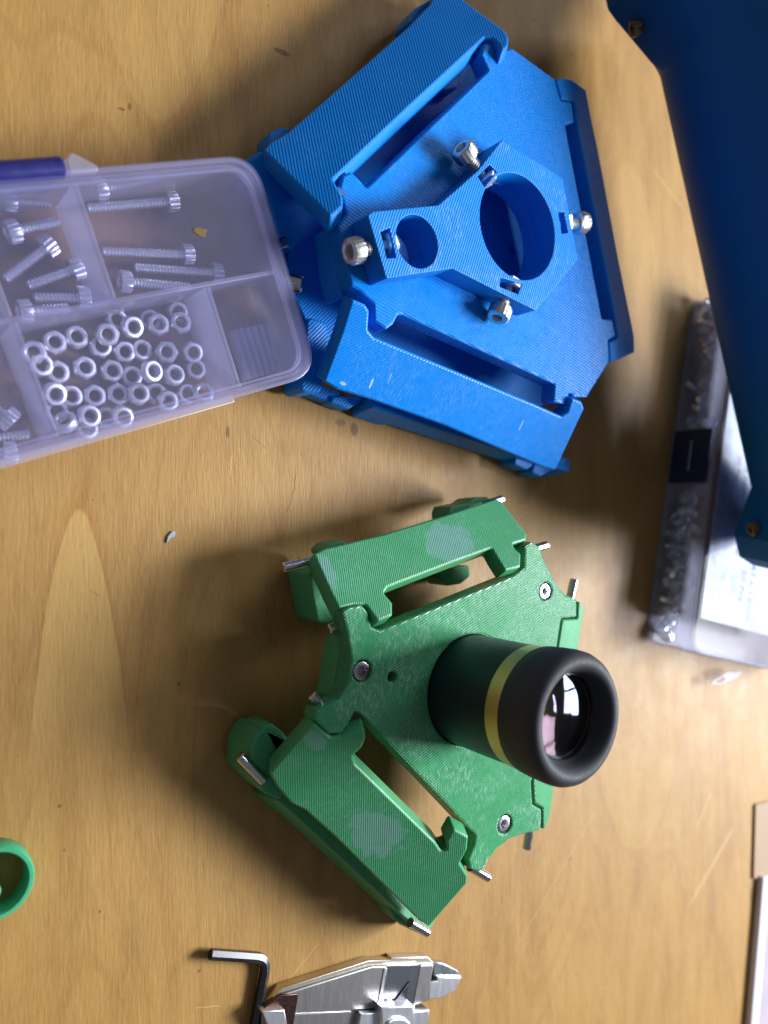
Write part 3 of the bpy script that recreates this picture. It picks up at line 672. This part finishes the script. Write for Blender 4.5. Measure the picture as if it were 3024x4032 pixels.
for i, q in enumerate(nuts):
    lay = q[2] if len(q) > 2 else 0
    z = 2.0 + lay * 2.5 + random.random() * 0.4
    c_ = U(*q3(q[0], q[1]), z + 2.2); c_.z = z
    tl_ = 0.10 if lay == 0 else 0.28
    if q[0] in (180, 765) and lay != 1: tl_ = 0.9 if q[0] == 180 else 0.3
    m_ = frame(c_, (random.uniform(-tl_, tl_), random.uniform(-tl_, tl_), 1), random.random() * 6)
    o_ = inst('hex_nut', nutm, m_)
    r_ = nut_row(q); tag(o_, 'small hex nut, %s from the left in the %s row of the loose nut pile' % (ORD[rows_[r_].index(q)], ('top', 'second', 'third', 'fourth', 'bottom')[r_]), 'nut', 'hex nuts in the lavender box')
sp_ = U(335 / 1.276, 550 + 1430 / 1.276, 5)
o_ = inst('hex_nut', nutm, frame(sp_, (-0.5, 0.5, 0.7))); tag(o_, 'hex nut tipped on edge at the bottom left of the nut pile', 'nut')
# dried glue spot on the lid
gs = uvb(790, 915, ZL)
plate('glue_spot', bpl(ZL + 0.25), [[Vector((gs.x + (1.5 + 0.5 * math.sin(3 * a_)) * math.cos(a_), gs.y + (1.3 + 0.4 * math.cos(2 * a_ + 1)) * math.sin(a_))) for a_ in [k * math.pi / 9 for k in range(18)]]], 0.22, m_milky('dried_glue', (0.8, 0.62, 0.30), 0.75, (0.40, 0.28, 0.08), 0.4), box, 0.08)

# ------------------------------------------------------------------ tall clear screw box (far right)
Fa = U(2727, 1163, 0); Fb = U(2536, 2530, 0)
f1 = (Fb - Fa).normalized(); f2 = Vector((-f1.y, f1.x, 0))       # f2 points away from the camera
if f2.x < 0: f2 = -f2
FL = (Fb - Fa).length
far = empty('screw_box', Fa, 'clear plastic screw assortment box with printed paper label under its lid, at right edge', 'screw box')
def fpl(z): return Plane((Fa.x, Fa.y, z), f1, (0, 0, 1))
s5 = 1 if fpl(0).ey.dot(f2) > 0 else -1
def fr(a, b, c, d): return [Vector((a, s5 * b)), Vector((c, s5 * b)), Vector((c, s5 * d)), Vector((a, s5 * d))]
FW = 110
plate('case_wall', fpl(15), [fillet(fr(0, 0, FL, FW), 9, 8), fillet(fr(1.2, 1.2, FL - 1.2, FW - 1.2), 8, 8)], 15, M_CLEARS, far, 0.4)
plate('case_floor', fpl(1.4), [fillet(fr(1, 1, FL - 1, FW - 1), 6, 8)], 1.2, M_CLEARS, far, 0.3)
plate('lid_rim', fpl(22.2), [fillet(fr(-1.0, -1.0, FL + 1.0, FW + 1), 10, 8), fillet(fr(0.3, 0.3, FL - 0.3, FW - 0.3), 9, 8)], 7.0, M_CLEARS, far, 0.5)
plate('lid', fpl(23.4), [fillet(fr(-0.8, -0.8, FL + 0.8, FW + 1), 10, 8)], 1.2, M_CLEAR, far, 0.5)
# latch in the middle of the long side
M_LATCH2 = m_simple('navy_latch_plastic', (0.008, 0.022, 0.075), 0.4)
lz = fpl(0)
def along(px, py, z):
    p = fpl(z).hit(px, py); d = p - fpl(z).o
    return d.dot(f1)
la = along(2690, 1690, 8); lb_ = along(2660, 1895, 8)
def upright(name, a, b, z0, z1, off, th, mat, parent, bev=0.4, r=0.6):
    """a slab standing against the near long side: from a to b along it"""
    pl = Plane(Fa - f2 * off, f1, -f2)
    sy = 1 if pl.ey.z > 0 else -1
    return plate(name, pl, [[Vector((a, sy * z0)), Vector((b, sy * z0)), Vector((b, sy * z1)), Vector((a, sy * z1))]], th, mat, parent, bev, r)
lt = upright('latch', la, lb_, 3.0, 20.5, 3.2, 2.0, M_LATCH2, far)
upright('latch_ridge', la + 5, lb_ - 5, 11.6, 12.6, 3.9, 0.9, m_simple('pale_ridge_plastic', (0.25, 0.28, 0.34), 0.4), lt, 0.3, 0.2)
for (a_, b_) in ((la - 5, la - 0.8), (lb_ + 0.8, lb_ + 5)):
    upright('latch_lug', a_, b_, 14.5, 21, 2.6, 2.6, M_CLEARS, far, 0.8, 1.5)
# contents seen dimly through the side: screws and nuts in a row of compartments
hS, sS = screw_meshes('loose', 2.7, 3.0, 1.4, 8, 0.6, M_SCREW)
names = ['nearest the lower corner', 'beside the lower corner', 'low in the last compartment', 'high in the last compartment']
k = 0
for i in range(72):
    a_ = 4 + (FL - 8) * ((i * 0.618) % 1.0); b_ = random.uniform(3.0, 9); zz = random.uniform(4, 12)
    if la - 2 < a_ < lb_ + 2: continue
    p = Fa + f1 * a_ + f2 * b_; p.z = zz
    dr = Vector((random.uniform(-1, 1), random.uniform(-1, 1), random.uniform(-0.5, 0.8)))
    if i % 3 == 0:
        o_ = inst('hex_nut', nutm, frame(p, dr)); tag(o_, 'dull hex nut seen dimly through the side of the clear screw box', 'nut', 'hardware inside the clear screw box')
    else:
        root = empty('machine_screw', p, 'short screw seen dimly through the side of the clear screw box', 'screw', 'hardware inside the clear screw box')
        f_ = frame(p, dr); WM[root.name] = Matrix.Translation(Vector(p) * S)
        inst('head', hS, f_, root); inst('threaded_shaft', sS, f_, root)
# printed paper label under the lid
M_PAPER = m_simple('label_paper', (0.44, 0.49, 0.60), 0.6, 0, 0.03, 0.1)
plb = fpl(21.6)
lab = plate('paper_label', plb, [fr(5, 5, FL - 14, FW - 5)], 0.15, M_PAPER, far, 0.05)
M_INK = m_simple('grey_print', (0.16, 0.17, 0.22), 0.6, 0, 0.03, 0.1)
M_INKP = m_simple('pale_print', (0.34, 0.36, 0.44), 0.6, 0, 0.03, 0.1)
zi = 21.64
def rule(a, b, c, d): plate('printed_line', fpl(zi), [fr(a, b, c, d)], 0.03, M_INKP, lab, 0.01)
for b_ in (16.0, 29.5, 45, 61, 77, 93): rule(8, b_, FL - 15, b_ + 0.35)
for a_ in (FL - 62, FL - 100): rule(a_, 16, a_ + 0.35, FW - 6)
rule(FL - 14.8, 5.2, FL - 14.4, FW - 6)
def text(s_, a, b, size, mat=M_INK):
    cv = bpy.data.curves.new('printed_text', 'FONT'); cv.body = s_; cv.size = size * S; cv.extrude = 0.00002; cv.offset = size * S * 0.015
    tmp = bpy.data.objects.new('t', cv); me = bpy.data.meshes.new_from_object(tmp)
    bpy.data.objects.remove(tmp); bpy.data.curves.remove(cv)
    me.materials.clear(); me.materials.append(mat)
    # text runs along f1 (towards the lower edge of the picture), its lines stack towards the camera
    m = Matrix((f1, f2, Vector((0, 0, 1)))).transposed().to_4x4()
    if m.to_3x3().determinant() < 0: m = Matrix((f1, -f2, Vector((0, 0, 1)))).transposed().to_4x4()
    p = Fa + f1 * a + f2 * b; p.z = zi + 0.03
    m.translation = p * S
    inst('printed_text', me, m, lab)
text('M3 x 12mm', FL - 45, 39.5, 5.6); text('50 Pcs', FL - 40, 31.8, 5.6)
text('M3 x 8mm', FL - 48, 24.0, 5.0, M_INKP); text('50 Pcs', FL - 44, 17.5, 4.6, M_INKP)
text('M3 x 8mm', FL - 92, 24.0, 5.0); text('50 Pcs', FL - 88, 17.5, 4.6)
for j, s_ in enumerate(('Assembly screw and nut set', 'Keep out of reach of children', 'Stainless steel hardware')):
    pass
for j in range(3):                                              # lines of fine print too small to read
    for i in range(11):
        a_ = FL - 98 + i * 7.0 + random.uniform(0, 1); rule(a_, 7.0 + j * 1.9, a_ + random.uniform(3.5, 6), 7.9 + j * 1.9)
def tri(a, b, s_):
    q = [Vector((a, s5 * b)), Vector((a + s_, s5 * b)), Vector((a + s_ / 2, s5 * (b + s_ * 0.8)))]
    c = (q[0] + q[1] + q[2]) / 3
    plate('printed_mark', fpl(zi), [q, [c + (x - c) * 0.68 for x in q]], 0.03, M_INKP, lab, 0.01)
tri(FL - 29, 12.0, 7.0)
plate('printed_mark', fpl(zi), [circle(fpl(zi).loc(Fa + f1 * (FL - 40) + f2 * 12.2), 3.0, 30), circle(fpl(zi).loc(Fa + f1 * (FL - 40) + f2 * 12.2), 2.2, 30)], 0.03, M_INKP, lab, 0.01)
for (a_, b_) in ((FL - 38, 27.0),):                                # little screw pictogram
    plate('printed_mark', fpl(zi), [fr(a_, b_, a_ + 7, b_ + 1.6)], 0.03, M_INKP, lab, 0.01)
    plate('printed_mark', fpl(zi), [fr(a_ + 7, b_ - 0.9, a_ + 10, b_ + 2.5)], 0.03, M_INKP, lab, 0.01)
# hanging tab
pt_ = level(6)
tabo = pt_.px([(2862, 2645), (2930, 2640), (2905, 2672), (2830, 2700), (2800, 2698), (2806, 2680)])
taba = pt_.px([(2818, 2690), (2832, 2672), (2856, 2666), (2848, 2682)])
plate('hanging_tab', pt_, [tabo, taba], 1.6, M_CLEARS, far, 0.3, [1.5, 0.8])

# ------------------------------------------------------------------ big blue tube (far right, close above)
def build_tube():
    h3b = screw_meshes('collar', 2.7, 3.0, 1.5, 4, 0.6, m_steel('dull_brass_screw', (0.30, 0.22, 0.12), 0.4))[0]
    M_TUBE = m_simple('blue_tube_plastic', (0.003, 0.115, 0.36), 0.58, 0, 0.05, 0.05, coat=0.0, spec=0.3, bumpd=0.01)
    a = U(2955, 1907, 37); b = U(2595, 282, 31)
    R = 30.0
    ax = (b - a).normalized()
    # the axis lies R beyond the seen edge, away from the camera's line of sight to it
    mid = (a + b) / 2; view = (mid - CP).normalized()
    off = ax.cross(view).normalized()
    if off.x < 0: off = -off
    a2 = a + off * R; L = (b - a).length
    tube = empty('telescope_tube', a2, 'large dark blue tube with bolted end collars looming over the upper right corner', 'tube')
    m = frame(a2, ax)
    inst('tube_body', ring_mesh('tube_body', [(-4, R - 3), (-4, R), (L + 28, R), (L + 28, R - 3)], M_TUBE, 128, True, True, ang=30), m, tube)
    # lobed collars
    def lob(k): return lambda t: R * (k + 0.05 * max(0, math.cos(6 * t)))
    lobc = lambda base: (lambda t: (R + base) / max(math.cos((t % (math.pi / 4)) - math.pi / 8), 0.92))
    inst('end_collar', ring_mesh('end_collar', [(L - 2, R - 1), (L - 2, R), (L + 2, lobc(0.5)), (L + 20, lobc(8.5)), (L + 24, lobc(10)), (L + 30, lobc(10)), (L + 30, R - 2)], M_TUBE, 96, False, False, ang=20), m, tube)
    inst('end_collar', ring_mesh('end_collar', [(1.0, R - 1), (1.0, lobc(-1.5)), (-17, lobc(8)), (-26, lobc(8)), (-31, lobc(4)), (-33, lobc(0)), (-33, R - 8)], M_TUBE, 96, False, True, ang=20), m, tube)
    for (px, rc) in (((2962, 2085), R + 8.0), ((2497, 112), R + 9.0)):
        v = (cd + cr * ((px[0] - 1512) / FPX) + cu * ((2016 - px[1]) / FPX)).normalized()
        # where the line of sight meets the collar's surface
        w0 = CP - a2; vp = v - ax * v.dot(ax); wp = w0 - ax * w0.dot(ax)
        A_ = vp.dot(vp); B_ = 2 * vp.dot(wp); C0 = wp.dot(wp) - rc * rc; D_ = max(0, B_ * B_ - 4 * A_ * C0)
        q = CP + v * ((-B_ - math.sqrt(D_)) / (2 * A_)); nrm = q - a2; nrm -= ax * nrm.dot(ax); nrm.normalize()
        inst('collar_screw', h3b, frame(q - nrm * 1.9, nrm), tube)
build_tube()

# ------------------------------------------------------------------ small things on the table
# green ring at the left edge
M_RING = m_simple('pale_green_plastic', (0.06, 0.42, 0.20), 0.42, 0, 0.06, 0.5, bumpd=0.05)
g0 = U(-22, 3484, 6); ring = empty('plastic_ring', (g0.x, g0.y, 0), 'round bright green plastic ring cut off by the left edge', 'ring')
mg = Matrix.Translation(Vector((g0.x, g0.y, 0)) * S)
inst('ring_wall', ring_mesh('ring_wall', [(0, 7.2), (0, 8.3), (0.4, 8.7), (5.6, 8.7), (6.2, 8.3), (6.2, 7.5), (5.6, 7.1), (0, 7.2)], M_RING, 64, False, False, ang=50), mg, ring)
inst('inner_lobe', ring_mesh('inner_lobe', [(0.3, 1.5), (1, 2.2), (4.2, 2.2), (5, 1.5), (5.2, 0.6)], M_RING, 24, ang=60), mg @ Matrix.Translation((-0.0015, -0.0035, 0)) @ Matrix.Rotation(0.6, 4, 'Z') @ Matrix.Diagonal((1.6, 1.0, 1, 1)), ring)
# hex key
M_HEX = m_simple('black_oxide_steel', (0.10, 0.10, 0.105), 0.32, 0.9, 0.1, 1.0)
def sweep(name, pts, r, mat, N=6, parent=None):
    vs = []; fs = []; up = Vector((0, 0, 1))
    for i, p in enumerate(pts):
        d = (pts[min(i + 1, len(pts) - 1)] - pts[max(i - 1, 0)]).normalized(); s_ = d.cross(up).normalized()
        for k in range(N):
            t_ = 2 * math.pi * (k + 0.5) / N; vs.append(p + s_ * (r * math.cos(t_)) + up * (r * math.sin(t_)))
    for i in range(len(pts) - 1):
        for k in range(N): fs.append((i * N + k, i * N + (k + 1) % N, (i + 1) * N + (k + 1) % N, (i + 1) * N + k))
    fs += [tuple(range(N))[::-1], tuple(range((len(pts) - 1) * N, len(pts) * N))]
    return mesh_obj(name, vs, fs, mat, parent, ang=30)
zk = 1.6
A = U(828, 3757, zk + 1.0); Bc = U(1052, 3772, zk + 0.4); C_ = U(988, 4120, zk)
d1 = (Bc - A).normalized(); d2 = (C_ - Bc).normalized(); rb = 4.0
pts = [A]
for k in range(9):
    s_ = k / 8; pts.append((Bc - d1 * rb) * (1 - s_) ** 2 + Bc * 2 * s_ * (1 - s_) + (Bc + d2 * rb) * s_ ** 2)
pts.append(C_)
hk = sweep('hex_key', pts, 1.5, M_HEX); tag(hk, 'black steel hex key lying bent beside the caliper at the bottom edge', 'hex key')
# caliper jaws
M_CAL = m_steel('brushed_caliper_steel', (0.42, 0.40, 0.39), 0.38, brushed=0.1)
M_CALB = m_steel('bright_caliper_steel', (0.92, 0.92, 0.94), 0.34, brushed=0.1)
M_CALG = m_steel('grey_caliper_steel', (0.30, 0.31, 0.33), 0.30, brushed=0.1)
def q1(*p): return [(1000 + x / 1.952, 3720 + y / 1.952) for x, y in p]
cal = empty('caliper', U(1350, 3950, 0), 'brushed steel caliper jaws cut off by the bottom edge', 'caliper')
def cb(name, z, th, pts_, mat, bevel=0.25, r=0.0):
    p = level(z); return plate(name, p, [p.px(q1(*pts_))], th, mat, cal, bevel, r)
cb('fixed_jaw', 4.0, 3.9, [(62, 640), (62, 498), (240, 372), (905, 165), (1384, 150), (1360, 300), (1345, 430), (1240, 470), (1225, 640)], M_CAL, 0.5)
cb('jaw_bevel', 3.2, 3.1, [(62, 500), (215, 335), (880, 122), (1052, 118), (1060, 98), (1335, 92), (1384, 135), (1384, 165), (905, 172), (240, 380)], m_steel('warm_caliper_edge', (0.72, 0.66, 0.56), 0.36, brushed=0.1), 0.25)
cb('jaw_tip', 3.4, 3.2, [(1355, 285), (1415, 280), (1420, 250), (1598, 250), (1552, 350), (1440, 412), (1345, 420)], M_CALB, 0.3)
cb('tip_bevel', 2.6, 2.4, [(1384, 130), (1460, 145), (1560, 195), (1598, 252), (1420, 252), (1384, 240)], m_steel('blue_grey_tip_steel', (0.50, 0.53, 0.58), 0.3), 0.2)
cb('jaw_insert', 4.25, 0.8, [(1025, 165), (1280, 152), (1222, 466), (975, 474)], M_CALG, 0.12)
cb('insert_edge', 4.32, 0.8, [(1003, 185), (1025, 180), (975, 476), (950, 478)], M_CALB, 0.1)
cb('insert_groove', 4.34, 0.8, [(1280, 152), (1286, 152), (1228, 466), (1218, 466)], M_DARK, 0.1)
cb('jaw_ridge', 4.75, 1.2, [(1197, 288), (1165, 460), (1048, 466), (1052, 440), (1095, 418)], m_steel('dark_ridge_steel', (0.10, 0.10, 0.11), 0.4), 0.15)
cb('slot', 4.1, 0.9, [(745, 508), (775, 496), (968, 488), (965, 514), (780, 524)], M_DARK, 0.05)
cb('side_slider', 6.0, 5.8, [(825, 532), (975, 520), (1235, 512), (1350, 503), (1340, 640), (800, 640)], M_CALB, 0.3)
cb('slider_block', 8.0, 7.6, [(980, 480), (1228, 468), (1236, 640), (985, 640)], M_CALB, 0.4)
cb('thumb_knob', 8.8, 2.0, [(1020, 640), (1035, 595), (1075, 572), (1120, 565), (1165, 572), (1200, 600), (1210, 640)], M_CALB, 0.4, 1.0)
cb('lower_prism', 6.0, 5.9, [(62, 512), (235, 500), (262, 640), (115, 640)], M_CALB, 0.3)
cb('prism_shade_face', 4.4, 2.0, [(62, 498), (215, 385), (345, 378), (300, 640), (245, 640), (235, 500)], m_steel('shaded_prism_steel', (0.12, 0.07, 0.06), 0.35), 0.2)  # the prism face's shade is painted in as dark brown steel
cb('jaw_line', 4.2, 0.8, [(318, 530), (745, 512), (745, 520), (312, 545)], M_CALB, 0.05)
for (x_, y_, r_) in ((1015, 436, 0.75), (1185, 432, 0.6)):
    p = level(4.45); c_ = p.loc(p.hit(*q1((x_, y_))[0]))
    plate('engraved_mark', p, [circle(c_, r_, 20), circle(c_, r_ * 0.62, 20)], 0.3, M_DARK, cal, 0.05)
# scrap of plastic
pp = level(0.6)
sc_o = plate('plastic_scrap', pp, [pp.px([(655, 2135), (662, 2110), (678, 2092), (690, 2092), (688, 2112), (672, 2118), (660, 2138)])], 0.5, m_simple('pale_blue_scrap', (0.35, 0.50, 0.55), 0.4), None, 0.15)
tag(sc_o, 'tiny pale blue plastic scrap lying alone on the wood below the lavender box', 'scrap')
# thin brown piece and white tray at the right edge
pc = level(1.2)
cdb = plate('brown_piece', pc, [pc.px([(2976, 3168), (3060, 3150), (3060, 3465), (2968, 3460)])], 1.1, m_simple('thin_brown', (0.36, 0.225, 0.12), 0.6, 0, 0.08, 0.3), None, 0.3, 0.8)
tag(cdb, 'thin brown piece at the right edge just above the white tray', 'cardboard')
tr = empty('white_tray', U(3000, 3800, 0), 'white plastic tray corner at the bottom right edge', 'tray')
pw = level(3.5)
o1 = [(3007, 3455), (3200, 3440), (3200, 4150), (2948, 4150)]
o2 = [(3036, 3475), (3190, 3460), (3190, 4130), (2982, 4130)]
M_WH = m_simple('white_tray_plastic', (0.70, 0.70, 0.78), 0.35, 0, 0.03, 0.2)
plate('tray_rim', pw, [pw.px(o1), pw.px(o2)], 3.3, M_WH, tr, 0.5, 1.0)
pi_ = level(2.9)
plate('tray_panel', pi_, [pi_.px(o2)], 2.6, m_simple('mauve_panel', (0.50, 0.43, 0.50), 0.35, 0, 0.04, 0.1), tr, 0.2)
